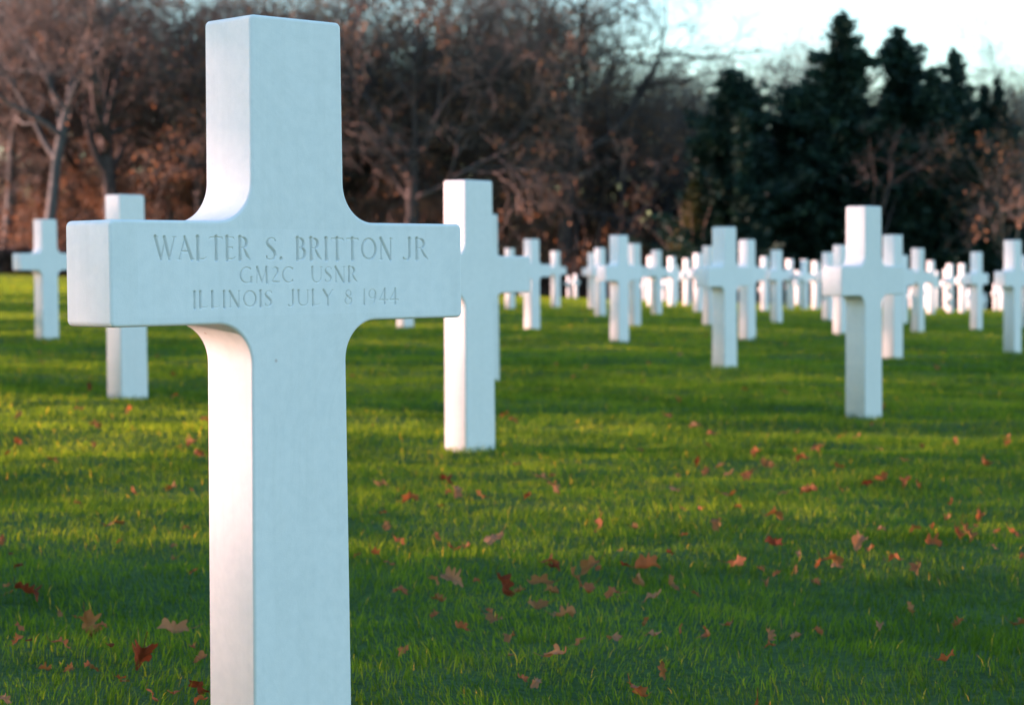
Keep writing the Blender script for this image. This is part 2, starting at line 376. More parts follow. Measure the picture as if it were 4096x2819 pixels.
def inscription_mesh():
    st_ = .00068
    xs = np.linspace(-HX, HX, int(2*HX/st_)+1); zs = np.linspace(HZ0, HZ1, int((HZ1-HZ0)/st_)+1)
    X, Z = np.meshgrid(xs, zs); D = np.zeros_like(X); dx, dz = xs[1]-xs[0], zs[1]-zs[0]
    for word, x0, x1, zb, h in WORDS:
        gap = .13; tot = sum(GL[c][0] for c in word)+gap*(len(word)-1); sx = (x1-x0)/tot; cx = x0
        for c in word:
            wd, strokes = GL[c]
            for s in strokes:
                for (ax, ay, aw), (bx, by, bw) in zip(s[:-1], s[1:]):
                    A = np.array([cx+ax*sx, zb+ay*h]); B = np.array([cx+bx*sx, zb+by*h]); wa, wb = aw*h/2*SW, bw*h/2*SW
                    mw = max(wa, wb)+.001
                    i0 = int((min(A[0], B[0])-mw-xs[0])/dx); i1 = int((max(A[0], B[0])+mw-xs[0])/dx)+2
                    j0 = int((min(A[1], B[1])-mw-zs[0])/dz); j1 = int((max(A[1], B[1])+mw-zs[0])/dz)+2
                    i0, j0 = max(i0, 1), max(j0, 1); i1, j1 = min(i1, len(xs)-1), min(j1, len(zs)-1)
                    sX, sZ = X[j0:j1, i0:i1], Z[j0:j1, i0:i1]; ab = B-A; L2 = max(float(ab@ab), 1e-12)
                    t = (((sX-A[0])*ab[0]+(sZ-A[1])*ab[1])/L2).clip(0, 1)
                    dd = np.hypot(sX-A[0]-t*ab[0], sZ-A[1]-t*ab[1]); w = wa+(wb-wa)*t
                    D[j0:j1, i0:i1] = np.maximum(D[j0:j1, i0:i1], (w-dd).clip(0, None))
            cx += (wd+gap)*sx
    dep = np.minimum(D*VCUT, .0034)
    V = np.stack([X, -TH/2+dep, Z], -1).reshape(-1, 3)
    ix = np.arange(X.size).reshape(X.shape)
    q = np.stack([ix[:-1, :-1], ix[:-1, 1:], ix[1:, 1:], ix[1:, :-1]], -1).reshape(-1, 4)
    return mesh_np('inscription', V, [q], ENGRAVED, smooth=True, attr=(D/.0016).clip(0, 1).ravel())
SW, VCUT = 1.12, 1.9

c0 = empty('marble_cross', (0, 0, 0), .7717)
tag(c0, 'large white marble cross in the foreground with a three-line carved inscription on its arms', 'cross')
link('cross_body', cross_mesh('cross_body', 26, 6, .0045, (HX, HZ0, HZ1)), c0)
link('inscription', inscription_mesh(), c0)

FAR_MESH = cross_mesh('marble_cross', 7, 2, .006)
YROT = {}
G1 = 'white marble crosses standing in curved rows on the lawn'
CROSSES = [
 (.17, 4.64, -.015, 'second nearest white marble cross, left side sunlit, just right of the carved foreground cross'),
 (1.97, 6.63, -.061, 'tall white marble cross at right, nearest one in front of the dark conifers'),
 (-1.53, 6.94, .029, 'white marble cross mostly hidden behind the left arm of the carved foreground cross'),
 (.16, 9.19, -.016, 'white marble cross half hidden directly behind the second nearest cross'),
 (1.81, 11.29, -.060, 'white marble cross standing clear in front of the left edge of the dark conifers'),
 (-3.48, 13.75, .092, 'leftmost white marble cross, beside the left arm of the carved foreground cross'),
 (3.41, 13.56, -.088, 'white marble cross close behind the right shoulder of the tall cross at right'),
 (4.83, 15.38, -.115, 'white marble cross at the right edge of the lawn, shaded on its lower side'),
 (1.31, 15.68, -.041, 'white marble cross in front of the bare brown trees, right of the picture centre'),
 (-.13, 14.60, -.025, 'white marble cross showing only a sliver left of the second nearest cross'),
 (2.70, 17.57, -.064, 'white marble cross with bright side, just right of the one at the conifers left edge'),
 (-.82, 18.97, .02, 'white marble cross with only its foot showing under the carved cross right arm'),
 (.55, 19.45, -.015, 'white marble cross just right of the pair of overlapping nearer crosses'),
 (4.00, 19.81, -.101, 'white marble cross peeping out left of the tall cross at right'),
 (5.17, 21.32, -.132, 'slim white marble cross third in line to the right behind the tall cross'),
 (1.81, 21.72, -.045, 'white marble cross tucked behind the right side of the cross in front of brown trees'),
 (2.82, 22.74, -.070, 'bright white marble cross half hidden left of the one at the conifers left edge'),
 (6.31, 23.24, -.167, 'white marble cross standing alone between the slim one and the right edge'),
 (7.32, 24.73, -.206, 'white marble cross cut by the right picture edge behind the shaded one'),
 (4.01, 25.32, -.107, 'white marble cross midway between the conifers left edge cross and the tall cross'),
 (5.91, 26.11, -.186, 'white marble cross barely showing right behind the second cross of the right hand line'),
 (4.91, 26.54, -.133, 'bright white marble cross a little left of the tall cross with its arms end on'),
 (1.63, 26.98, -.040, 'bright white marble cross just left of the cross in front of brown trees'),
 (2.61, 29.04, -.062, 'white marble cross between the brown trees cross and the conifers left edge cross'),
 (.30, 31.18, .005, 'small white marble cross above the right arm of the half hidden cross'),
 (3.49, 31.52, -.098, 'pale white marble cross beside the bright one left of the conifers edge cross'),
 (1.10, 32.75, -.032, 'small white marble cross standing in the gap by the bright strip near the picture centre'),
 (1.78, 33.52, -.060, 'thin white marble cross leftmost of the cluster before the brown trees'),
 (4.93, 34.01, -.148, 'small white marble cross overlapping the left side of the midway cross'),
]
BR = 'bright sunlit small marble cross far back on the sunny strip of lawn near the wood'
FARC = [(3.08, 37.10), (3.52, 37.50), (4.02, 39.83), (5.84, 37.29), (6.13, 37.29), (6.63, 39.16), (8.12, 34.8), (9.42, 39.16), (9.48, 38.3), (10.81, 45.98), (8.33, 53.83),
        (16.73, 65.80), (14.89, 68.22), (10.27, 77.37), (18.60, 78.15), (2.92, 79.02), (16.98, 81.53), (5.95, 82.46), (18.74, 85.19), (5.96, 86.20), (6.95, 85.23), (21.2, 86.5), (2.9, 88.0), (.8, 88.0), (9.1, 74.0), (12.6, 72.5), (7.8, 70.5), (5.2, 42.5), (7.4, 44.0), (6.1, 47.5), (4.6, 50.0), (8.9, 49.5), (10.2, 55.0), (7.0, 58.5), (5.4, 62.0), (12.0, 60.5), (9.6, 64.5), (13.6, 52.0), (11.9, 43.0), (15.2, 58.5), (3.6, 55.0), (11.2, 49.0), (14.1, 63.0)]
proto_cross = None
def place_cross(x, y, z, label, group):
    global proto_cross
    if proto_cross is None:
        o = bpy.data.objects.new('marble_cross', FAR_MESH); proto_cross = o
    else:
        o = proto_cross.copy()
    COL.objects.link(o)
    o.location = (x, y, z-.004); o.rotation_euler = (0, 0, math.radians(50+.30*min(y, 40)))
    tag(o, label, 'cross', group)
rc = random.Random(4)
for x, y, z, lab in CROSSES: place_cross(x, y, z, lab, G1)
for x, y in FARC: place_cross(x, y, float(terr(x, y)), BR, 'distant sunlit crosses near the wood')

# ------------------------------------------------------------------ fallen leaves
LEAVES = [(-1.27,4.9,3.3),(-1.14,4.26,3.1),(-0.85,4.33,1.6),(-0.83,4.39,2.5),(-1.44,4.41,3.1),(-1.33,3.81,2.3),(-1.11,3.5,3.6),(-0.74,2.84,3.0),(-0.64,2.9,3.7),(-0.59,2.91,1.5),(-0.84,2.58,1.6),(-0.64,2.05,5.9),(-0.84,1.77,1.6),(-0.77,1.58,1.5),(-0.57,1.78,1.2),(-0.44,1.73,1.4),(-0.46,2.03,2.1),(-0.33,1.32,1.8),(-0.4,1.5,1.3),(-0.68,1.18,1.7),(-0.66,1.12,1.4),(-0.62,1.09,5.1),(-0.7,1.36,0.9),(-0.55,0.75,2.3),(-0.48,0.89,1.1),(-0.41,0.78,1.6),(-0.43,0.76,3.7),(-0.28,0.76,4.4),(-0.51,0.58,2.1),(-0.49,0.58,0.9),(-0.43,0.54,2.8),(-0.35,0.55,0.9),(-0.22,0.61,1.2),(-0.19,0.49,2.6),(-0.28,0.45,5.1),(-0.36,0.41,1.7),(-0.34,0.37,1.1),(-0.41,0.34,1.0),(-0.38,0.37,0.7),(-0.52,0.94,1.0),(-0.28,0.28,1.6),(-0.27,0.26,0.7),(-0.15,0.21,2.9),(-0.21,0.15,2.3),(-0.18,0.17,1.2),(-0.13,0.11,1.9),(-0.41,0.09,2.0),(-0.07,3.24,3.5),(0.04,2.81,4.5),(-0.02,2.56,1.9),(0.01,2.27,3.3),(0.05,2.03,3.1),(0.14,2.12,2.1),(0.13,2.72,2.0),(0.16,3.03,4.2),(0.23,2.98,3.3),(0.14,3.02,2.1),(0.34,3.76,2.8),(0.42,3.5,4.1),(0.45,3.58,1.8),(0.37,2.91,2.1),(0.28,2.0,6.3),(0.22,1.87,2.7),(0.2,1.81,1.3),(0.02,1.69,3.3),(-0.02,1.63,1.9),(0.06,1.5,2.2),(0.2,1.32,4.5),(0.25,1.33,1.5),(0.1,1.19,2.9),(0.18,1.11,2.3),(0.3,1.26,5.0),(0.38,1.31,6.5),(0.41,1.49,2.8),(0.4,1.16,2.3),(0.34,1.17,2.0),(0.37,1.03,3.3),(0.18,0.96,1.1),(0.28,1.0,1.7),(0.29,0.89,3.2),(0.23,0.82,2.4),(0.14,0.62,2.5),(0.32,0.71,2.8),(0.42,0.92,4.9),(0.4,0.54,4.1),(0.44,0.66,2.5),(0.57,0.48,2.4),(0.57,0.71,2.8),(0.63,0.83,1.8),(0.57,0.9,1.3),(0.5,0.67,2.8),(0.55,2.28,4.4),(0.56,2.53,1.5),(0.63,2.21,2.2),(0.74,2.06,2.1),(0.84,2.25,4.0),(0.78,2.6,2.0),(0.83,2.6,2.0),(0.94,2.69,2.0),(0.95,2.99,5.9),(0.84,3.49,1.8),(0.8,3.11,3.4),(0.95,3.97,4.4),(1.02,3.91,3.9),(1.18,3.95,3.9),(1.31,4.03,4.4),(1.33,5.13,2.9),(1.33,4.38,2.1),(1.43,4.4,3.1),(1.18,4.26,4.1),(1.02,3.67,3.3),(1.06,3.51,5.5),(1.12,3.09,3.0),(1.19,3.07,4.7),(1.68,5.48,3.0),(1.72,5.34,5.9),(1.72,4.84,8.3),(1.88,4.84,5.5),(2.07,5.12,4.6),(2.28,5.13,3.4),(2.41,5.67,3.1),(1.92,4.0,4.4),(1.48,3.52,4.1),(1.42,3.44,3.6),(1.31,3.25,2.2),(1.55,3.44,4.5),(1.58,3.43,3.1),(1.51,2.67,3.2),(1.62,2.79,3.2),(1.55,2.51,1.9),(1.58,2.4,2.6),(1.58,2.25,4.4),(1.44,2.15,5.0),(1.46,1.94,1.7),(1.25,2.24,2.2),(1.33,2.21,2.9),(1.4,2.34,2.6),(1.15,2.0,4.9),(1.16,1.87,2.7),(0.95,1.99,3.5),(0.99,1.86,1.7),(0.95,1.63,1.9),(0.83,1.69,3.9),(0.87,1.61,1.6),(0.9,1.56,1.6),(0.68,1.76,1.3),(0.57,1.77,1.3),(0.57,1.6,1.9),(0.49,1.52,4.4),(0.45,1.37,6.0),(0.51,1.51,2.2),(0.62,1.56,4.1),(0.59,1.37,3.9),(0.65,1.32,3.0),(0.47,1.19,3.5),(0.52,1.16,2.9),(0.54,1.16,2.3),(0.6,1.13,3.4),(0.69,1.21,2.0),(0.86,1.41,2.4),(0.97,1.47,2.2),(1.04,1.71,4.6),(1.02,1.73,2.0),(1.05,1.69,2.3),(1.19,1.74,3.0),(1.11,1.16,2.9),(1.18,1.03,2.2),(1.01,0.95,1.9),(0.88,0.86,1.3),(0.83,0.77,1.0),(0.78,0.78,2.3),(0.72,0.87,2.9),(0.77,0.67,1.3),(0.36,0.36,2.1),(0.34,0.38,1.9),(0.32,0.55,1.2),(1.49,1.8,1.7),(1.32,1.97,3.5),(1.27,11.17,9.0),(0.82,10.59,9.0),(1.59,8.14,9.0),(1.77,7.89,9.0),(1.03,6.32,9.0),(-1.53,5.83,9.0),(-1.78,7.26,9.0),(-0.93,5.42,9.0),(-1.26,4.87,9.0),(-0.82,4.38,9.0),(-1.44,4.38,9.0),(-1.3,5.77,9.0),(0.29,6.24,9.0),(0.33,5.98,9.0),(-0.59,11.24,9.0),(2.31,17.76,9.0)]
def lobed_leaf(seed):
    """oak-like lobed blade about 1 unit long, curled, with a stalk"""
    rl = random.Random(seed); n = 34; rim = []
    lobes = rl.choice([5, 6, 7, 8]); wid = rl.uniform(.55, 1.0); skew = rl.uniform(-.35, .35)
    for i in range(n):
        t = i/n*2*math.pi
        base = .30+.17*math.cos(t)**2
        lob = .11*math.sin(t*lobes+rl.uniform(-.2, .2))*(.6+.4*math.sin(t)**2)
        rr_ = base+lob+rl.uniform(-.06, .06)
        rim.append((rr_*math.cos(t), rr_*wid*math.sin(t)*(1+skew*math.cos(t))))
    cu, cv, ph = rl.uniform(.8, 2.8), rl.uniform(-1.2, 1.2), rl.uniform(0, 6)
    def lift(x, y): return cu*y*y+cv*x*x*.6+.08*math.sin(9*x+ph)+.06*math.sin(11*y+ph*2)
    V = [(0, 0, lift(0, 0))]
    for k in (.35, .68, 1.0):
        V += [(x*k, y*k, lift(x*k, y*k)) for x, y in rim]
    T = []; Q = []
    for i in range(n):
        j = (i+1) % n; T.append((0, 1+i, 1+j))
        for k in range(2): Q.append((1+k*n+i, 1+(k+1)*n+i, 1+(k+1)*n+j, 1+k*n+j))
    b = len(V)
    for i in range(4):                                  # stalk, a thin three-sided tube
        x = -.45-.12*i; zc = lift(-.45, 0)+.03*i*i
        V += [(x, .012*math.cos(a), zc+.012*math.sin(a)) for a in (0, 2.1, 4.2)]
    for i in range(3):
        for k in range(3): Q.append((b+i*3+k, b+i*3+(k+1) % 3, b+i*3+3+(k+1) % 3, b+i*3+3+k))
    return np.array(V), [np.array(T), np.array(Q)]
LEAFM = [leafy('fallen_leaf_'+nm, [(0, c0_), (1, c1_)], .28, (1.5, 1.0, .5), .7, .08) for nm, c0_, c1_ in
         (('rust', (.22, .072, .030), (.35, .13, .055)), ('tan', (.25, .12, .06), (.38, .19, .10)), ('dark_red', (.10, .024, .012), (.19, .048, .022)), ('brown', (.17, .075, .028), (.29, .14, .055)))]
leaf_me = {}
for s in range(12):
    V, F = lobed_leaf(40+s); V[:, 2] -= V[:, 2].min()
    for mi, mm in enumerate(LEAFM):
        r_ = np.random.default_rng(s*7+mi); leaf_me[s, mi] = mesh_np('fallen_leaf', V, F, mm, True, attr=np.clip(.5+.5*V[:, 0]+r_.uniform(-.2, .2, len(V)), 0, 1))
SPECIAL = {34: ('large dark red fallen leaf lying in shade at the lower left', 2), 11: ('long brown fallen leaf on the dark shadow band at left', 3),
           7: ('small bright orange fallen leaf standing in the sunlit grass left of the carved cross', 0), 27: ('pale brown curled leaf beside the foot of the carved cross', 1),
           21: ('flat dark red leaf near the left picture edge', 2), 42: ('dark red leaf touching the stem of the carved cross at the bottom left', 2),
           61: ('wide pinkish brown fallen leaf alone on the shadow band right of the carved cross', 1), 83: ('curled pinkish brown leaf standing near the bottom, right of the carved cross stem', 1)}
rf = random.Random(12)
extra = []
for _ in range(70):
    d = 2.6+(rf.random()**1.1)*17; extra.append((CAM[0]+d*rf.uniform(-.26, .26), CAM[1]+d, rf.uniform(2.0, 4.5)))
for i, (x, y, w) in enumerate(LEAVES+extra):
    mi = rf.choices([0, 1, 2, 3], [5, 2.5, 1.0, 4.5])[0]; lab = 'small withered brown or reddish leaf lying scattered in the short grass'
    if i in SPECIAL and i < len(LEAVES): lab, mi = SPECIAL[i]
    o = bpy.data.objects.new('fallen_leaf', leaf_me[rf.randrange(12), mi]); COL.objects.link(o)
    s = min(max(w*1.12, 1.9), 4.9 if y < 4.2 else 4.2)/100*1.12
    if rf.random() < .4 and w > 3: s *= 1.1
    o.scale = (s, s, s)
    o.rotation_euler = (rf.gauss(0, .5), rf.gauss(0, .5), rf.uniform(0, 6.28))
    o.location = (x, y, float(ground(x, y))+.018+.09*s)
    tag(o, lab, 'leaf', 'fallen leaves scattered on the lawn')

# ------------------------------------------------------------------ trees
class Tubes:
    def __init__(s): s.a = []; s.n = []
    def add(s, pts, rad, sides): s.a.append((np.array(pts, float), np.array(rad, float), sides))
    def mesh(s):
        V = []; Q = []; off = 0
        for P, R_, k in s.a:
            T = np.gradient(P, axis=0); T /= np.linalg.norm(T, axis=1)[:, None]+1e-9
            ref = np.array([0, 0, 1.0]) if abs(T[0, 2]) < .9 else np.array([1.0, 0, 0])
            A = np.cross(T, ref); A /= np.linalg.norm(A, axis=1)[:, None]+1e-9; B = np.cross(T, A)
            an = np.arange(k)*2*np.pi/k
            ring = P[:, None]+R_[:, None, None]*(np.cos(an)[None, :, None]*A[:, None]+np.sin(an)[None, :, None]*B[:, None])
            V.append(ring.reshape(-1, 3)); m = len(P)
            i = np.arange(m-1)[:, None]*k+np.arange(k)[None]; j = np.arange(m-1)[:, None]*k+(np.arange(k)[None]+1) % k
            Q.append(np.stack([i, j, j+k, i+k], -1).reshape(-1, 4)+off); off += m*k
        return np.concatenate(V), np.concatenate(Q)
def unit(v): return v/(np.linalg.norm(v)+1e-9)
def grow(rg, p, d, L, r0, r1, nseg, wob, up):
    pts = [p]; d = unit(d)
    for i in range(nseg):
        d = unit(d+rg.normal(0, wob, 3)+np.array([0, 0, up])); pts.append(pts[-1]+d*L/nseg)
    return np.array(pts), np.linspace(r0, r1, nseg+1), d
def child_dir(rg, d, ang):
    a = unit(np.cross(d, rg.normal(0, 1, 3))); return unit(d*math.cos(ang)+a*math.sin(ang))
def bare_tree(seed, H=17, fork=6.5, r=.32, spread=1.0, limbs=6, sub=(5, 5, 5, 4), leaves=0, twig_r=.010, low=0.0):
    rg = np.random.default_rng(seed); tr = Tubes(); cr = Tubes()
    P, R_, d = grow(rg, np.array([0, 0, -.4]), np.array([rg.normal(0, .06), rg.normal(0, .06), 1]), fork+.4, r, r*.72, 7, .05, .05)
    R_[0] *= 1.35; tr.add(P, R_, 9)
    ends = []
    Lb = (H-fork)*.55
    for i in range(limbs):
        az = i*2.4+rg.uniform(-.4, .4); t = 1-.42*max(0, (i-2))/limbs*(1+low)
        k = min(int(t*7), 7); base = P[k]
        el = rg.uniform(.45, 1.15) if i > 0 else 1.35
        dd = np.array([math.cos(az)*math.cos(el)*spread, math.sin(az)*math.cos(el)*spread, math.sin(el)])
        pp, rr_, de = grow(rg, base, dd, Lb*rg.uniform(.8, 1.2), r*.5, r*.2, 6, .17, .05); tr.add(pp, rr_, 6)
        ends.append((pp, rr_))
    lv = []
    def rec(pp, rr_, lev, L):
        nb = sub[lev]
        for _ in range(nb):
            t = rg.uniform(.3, 1.0); f = t*(len(pp)-1); k = int(min(f, len(pp)-2)); q = pp[k]+(pp[k+1]-pp[k])*(f-k); rad = max((rr_[k])*.6, twig_r)
            d0 = unit(pp[k+1]-pp[k]); dd = child_dir(rg, d0, rg.uniform(.4, 1.05))
            n = (5, 4, 3, 2)[lev]; s = (5, 4, 3, 3)[lev]
            a, b, _d = grow(rg, q, dd, L*rg.uniform(.7, 1.25), rad, max(rad*.35, twig_r*.8), n, (.2, .22, .22, .2)[lev], (.03, .02, .0, -.02)[lev])
            (tr if lev == 0 else cr).add(a, b, s)
            if lev+1 < len(sub): rec(a, b, lev+1, L*.58)
            elif leaves: lv.append(a[-1]); lv.append(a[0]*.5+a[-1]*.5)
    for pp, rr_ in ends: rec(pp, rr_, 0, Lb*.62)
    out = [tr.mesh(), cr.mesh()]
    LV = None
    if leaves and lv:
        c = np.array(lv); c = c[rg.random(len(c)) < leaves]
        # leaves hang on in patches
        keep = vnoise(c[:, 0]*.5+seed, c[:, 1]*.5+c[:, 2]*.6, seed) > -.25; c = c[keep]
        LV = leaf_quads(rg, c, .34, .11, 3)
    return out, LV
def leaf_quads(rg, c, spread, size, per):
    c = np.repeat(c, per, 0)+rg.normal(0, spread*.5, (len(c)*per, 3))
    n = len(c); u = rg.normal(0, 1, (n, 3)); u /= np.linalg.norm(u, axis=1)[:, None]; v = np.cross(u, rg.normal(0, 1, (n, 3))); v /= np.linalg.norm(v, axis=1)[:, None]
    s = size*rg.uniform(.6, 1.4, n)[:, None]
    V = np.stack([c-u*s, c+v*s*.45, c+u*s, c-v*s*.45], 1).reshape(-1, 3)
    Q = np.arange(n*4).reshape(n, 4)
    return V, Q
def tree_parts(name, spec, tmat, cmat, leafmat=OAK_LEAF):
    (tv, tq), (cv, cq) = spec[0]; LV = spec[1]
    tm = mesh_np(name+'_trunk', tv, [tq], tmat)
    if LV is None: cm = mesh_np(name+'_crown', cv, [cq], cmat)
    else:
        V = np.concatenate([cv, LV[0]]); Q = np.concatenate([cq, LV[1]+len(cv)])
        fm = np.concatenate([np.zeros(len(cq)), np.ones(len(LV[1]))]); at = np.concatenate([np.zeros(len(cv)), np.repeat(np.random.default_rng(3).random(len(LV[1])), 4)])
        cm = mesh_np(name+'_crown', V, [Q], [cmat, leafmat], fmat=fm, attr=at)
    return tm, cm
def conifer(seed, H=13, rad=1.9, low=.3, dens=1.0, top=.25):
    rg = np.random.default_rng(seed); tr = Tubes()
    P, R_, d = grow(rg, np.array([0, 0, -.4]), np.array([0, 0, 1.]), H+.2, .22, .03, 8, .02, .1); tr.add(P, R_, 7)
    C = []; U = []
    # one main leader and several lower side leaders give the ragged, merged outline
    heads = [(0, 0, H, rad)]+[(rg.normal(0, rad*.34), rg.normal(0, rad*.34), H*rg.uniform(.62, .95), rad*rg.uniform(.35, .7)) for _ in range(4)]
    for hx_, hy_, Hh, rh in heads:
        for i in range(int(Hh*42*dens*(rh/rad)**.5)):
            t = rg.random()**.85; z = low+(Hh-low)*t; az = rg.uniform(0, 2*np.pi)
            env = rh*((1-t)**.62*(1-top)+top*(1-t**4))*(.62+.62*vnoise(np.array([az*1.3+seed+hx_]), np.array([z*.85]), seed)[0])*rg.choice([rg.uniform(.45, .95), rg.uniform(.9, 1.35)])
            L = max(env, .2); zz = rg.uniform(.15, .75)
            a = np.array([hx_, hy_, z]); b = a+np.array([math.cos(az)*L, math.sin(az)*L, L*zz]); k = max(int(L/.10), 2)
            tt = rg.uniform(.2, 1, k*3)[:, None]; q = a+(b-a)*tt; q[:, 2] -= .18*(tt[:, 0]**2)*L; q += rg.normal(0, .10, q.shape)
            C.append(q); U.append(np.repeat((b-a)[None]/L, len(q), 0))
    C = np.concatenate(C); U = np.concatenate(U); n = len(C)
    u = U+rg.normal(0, .45, U.shape); u[:, 2] -= .2; u /= np.linalg.norm(u, axis=1)[:, None]
    v = np.cross(u, rg.normal(0, 1, (n, 3))); v /= np.linalg.norm(v, axis=1)[:, None]; s = (.16*rg.uniform(.6, 1.5, n))[:, None]
    V = np.stack([C-u*s, C+v*s*.42, C+u*s*1.1, C-v*s*.42], 1).reshape(-1, 3); Q = np.arange(n*4).reshape(n, 4)
    at = np.repeat(np.clip(.35+.3*vnoise(C[:, 0]*1.5+C[:, 1], C[:, 2]*1.3, seed+5)+rg.normal(0, .16, n), 0, 1), 4)
    tv, tq = tr.mesh()
    return mesh_np('conifer_trunk', tv, [tq], BARK_DARK), mesh_np('conifer_crown', V, [Q], NEEDLES, smooth=False, attr=at)
def place_tree(name, parts, x, y, rz, s, label, cat, group=None, sz=None):
    t = empty(name, (x, y, float(terr(x, y))-.05), rz); t.scale = (s, s, sz or s)
    link('trunk', parts[0], t); link('crown', parts[1], t)
    tag(t, label, cat, group); return t
def REC(px, y):                 # the edge of the wood swings back toward the left
    x = WX(px, y); return y+max(0.0, -x)*.16
def WX(px, y): return CAM[0]+(px-1159.5)/4582*(y-CAM[1])       # where along x a column of the photograph falls at depth y

OAK = [tree_parts('oak', bare_tree(11, 18, 6.3, .42, 1.25, 7, (6, 5, 5, 3), .16), BARK_DARK, TWIG),
       tree_parts('oak', bare_tree(12, 19, 7.4, .44, 1.1, 7, (6, 5, 4, 4), .05), BARK_DARK, TWIG),
       tree_parts('oak', bare_tree(13, 17, 5.2, .40, 1.3, 7, (6, 5, 5, 3), .30), BARK_DARK, TWIG),
       tree_parts('oak', bare_tree(14, 20, 8.0, .30, 1.0, 7, (5, 5, 4, 4), .0), BARK_PALE, TWIG)]
SLIM = [tree_parts('slim', bare_tree(21, 13, 3.6, .13, .7, 6, (4, 4, 3, 3), .0, .008, .5), BARK_PALE, TWIG_PALE),
        tree_parts('slim', bare_tree(22, 12, 3.0, .12, .9, 7, (4, 4, 4, 3), .25, .008, .5), BARK_WARM, TWIG),
        tree_parts('slim', bare_tree(23, 9.5, 2.2, .10, 1.0, 8, (4, 4, 4, 4), .7, .008, .8), BARK_WARM, TWIG)]
THIN = tree_parts('thin', bare_tree(24, 11, 4.4, .12, .6, 4, (3, 3, 2), .0, .010, .5), BARK_DARK, BARK_DARK)
CON = [conifer(31, 11, 4.2, dens=1.3), conifer(32, 13, 2.9, dens=1.4, top=.65), conifer(33, 12, 4.0, dens=1.4, top=.6), conifer(35, 13, 3.0, dens=1.3, top=.75)]

# front edge of the wood: trees that stand out one by one
HERO = [
 (OAK[0], 930, 93, .4, 1.0, 'large oak with forking trunk and orange-brown crown right of the foreground cross', 'oak_tree'),
 (OAK[3], 95, 92, 1.1, 1.0, 'tall bare tree with a pale leaning trunk behind the leftmost cross', 'oak_tree'),
 (OAK[1], 268, 94, 2.0, .95, 'bare forked tree rising behind the left arm of the carved cross', 'oak_tree'),
 (OAK[1], 1275, 95, 3.6, 1.02, 'big bare oak with dark twigs against blue sky near the picture centre', 'oak_tree'),
 (OAK[2], 1405, 97, 5.1, .78, 'lower brown-leaved tree left of the dark conifers', 'oak_tree'),
 (OAK[2], 690, 96, 1.9, 1.0, 'brown-leaved oak behind the top of the carved cross', 'oak_tree'),
 (OAK[0], 470, 97, 3.0, .95, 'brown-leaved oak left of the top of the carved cross', 'oak_tree'),
 (THIN, 1968, 87.5, .2, .95, 'slim pale bare tree in front of the tallest conifers', 'bare_tree'),
 (THIN, 2190, 88.2, 2.2, .8, 'slim grey bare tree in front of the rightmost conifer', 'bare_tree'),
 (SLIM[1], 2285, 89, 1.0, .95, 'bare brown tree at the right picture edge', 'bare_tree'),
]
for p_, px, y, rz, s, lab, nm in HERO:
    y = REC(px, y); place_tree(nm, p_, WX(px, y), y, rz, s, lab, 'tree')
CONI = [(0, 1662, 90, .3, 1.05, .97, 'broad dark green conifer at the left end of the conifer group'),
        (1, 1795, 92, 1.3, 1.0, .79, 'narrow dark green conifer second from the left of the group'),
        (1, 1905, 90, 2.3, 1.15, 1.03, 'tallest dark green conifer with ragged top'),
        (3, 2035, 91, 4.1, 1.15, 1.0, 'tall dark green conifer right beside the tallest one'),
        (2, 2110, 94, 5.2, .9, .93, 'dark conifer half hidden between the tall ones and the rightmost'),
        (2, 2160, 90, .9, .66, 1.0, 'rightmost dark conifer with rounded top'),
        (2, 1980, 94, 3.3, 1.0, .80, 'low dark conifer filling the gap behind the two tallest')]
for k, px, y, rz, s, sz, lab in CONI:
    t = place_tree('conifer_tree', CON[k], WX(px, y), y, rz, s, lab, 'conifer', 'dark conifers at the edge of the wood', sz)

# the wood behind: copies in ragged rows, lower toward the gap of sky
rw = random.Random(9)
for row, y0 in enumerate((99, 106, 114)):
    px = -150+row*60
    while px < 1460:
        y = REC(px, y0+rw.uniform(-2, 2)); k = rw.choice([0, 1, 2, 3, 1])
        s = rw.uniform(.85, 1.08)
        if px > 1330: s *= .85
        place_tree('woodland_tree', OAK[k], WX(px, y), y, rw.uniform(0, 6.28), s, 'bare brown woodland tree in the depth of the wood left of the conifers', 'tree', 'trees deep in the wood on the left')
        px += rw.uniform(120, 190)
for px, y, k, s in ((1480, 102, 2, .66), (1545, 108, 1, .74), (1500, 112, 0, .80), (1610, 114, 3, .84), (1640, 107, 0, .70), (1740, 112, 3, .84), (1770, 106, 1, .68), (1850, 116, 3, .84), (2090, 112, 2, .74), (2130, 108, 3, .72), (2225, 104, 1, .70), (2270, 98, 2, .68), (2330, 104, 3, .84), (2330, 98, 0, .72), (2400, 102, 0, .84), (1960, 116, 0, .8), (2480, 98, 2, .8)):
    place_tree('woodland_tree', OAK[k], WX(px, y), y, rw.uniform(0, 6.28), s, 'low bare tree showing pale twigs behind the conifers', 'tree', 'low bare trees behind the conifers')
# young understorey trees along the front of the wood
for i in range(15):
    px = -60+i*102+rw.uniform(-18, 18)
    if px > 1560: continue
    y = REC(px, 97+rw.uniform(0, 6)); k = rw.choice([1, 2, 2, 0])
    place_tree('young_tree', SLIM[k], WX(px, y), y, rw.uniform(0, 6.28), rw.uniform(.55, .9), 'slender young bare tree in the undergrowth of the wood', 'tree', 'young trees in the undergrowth')

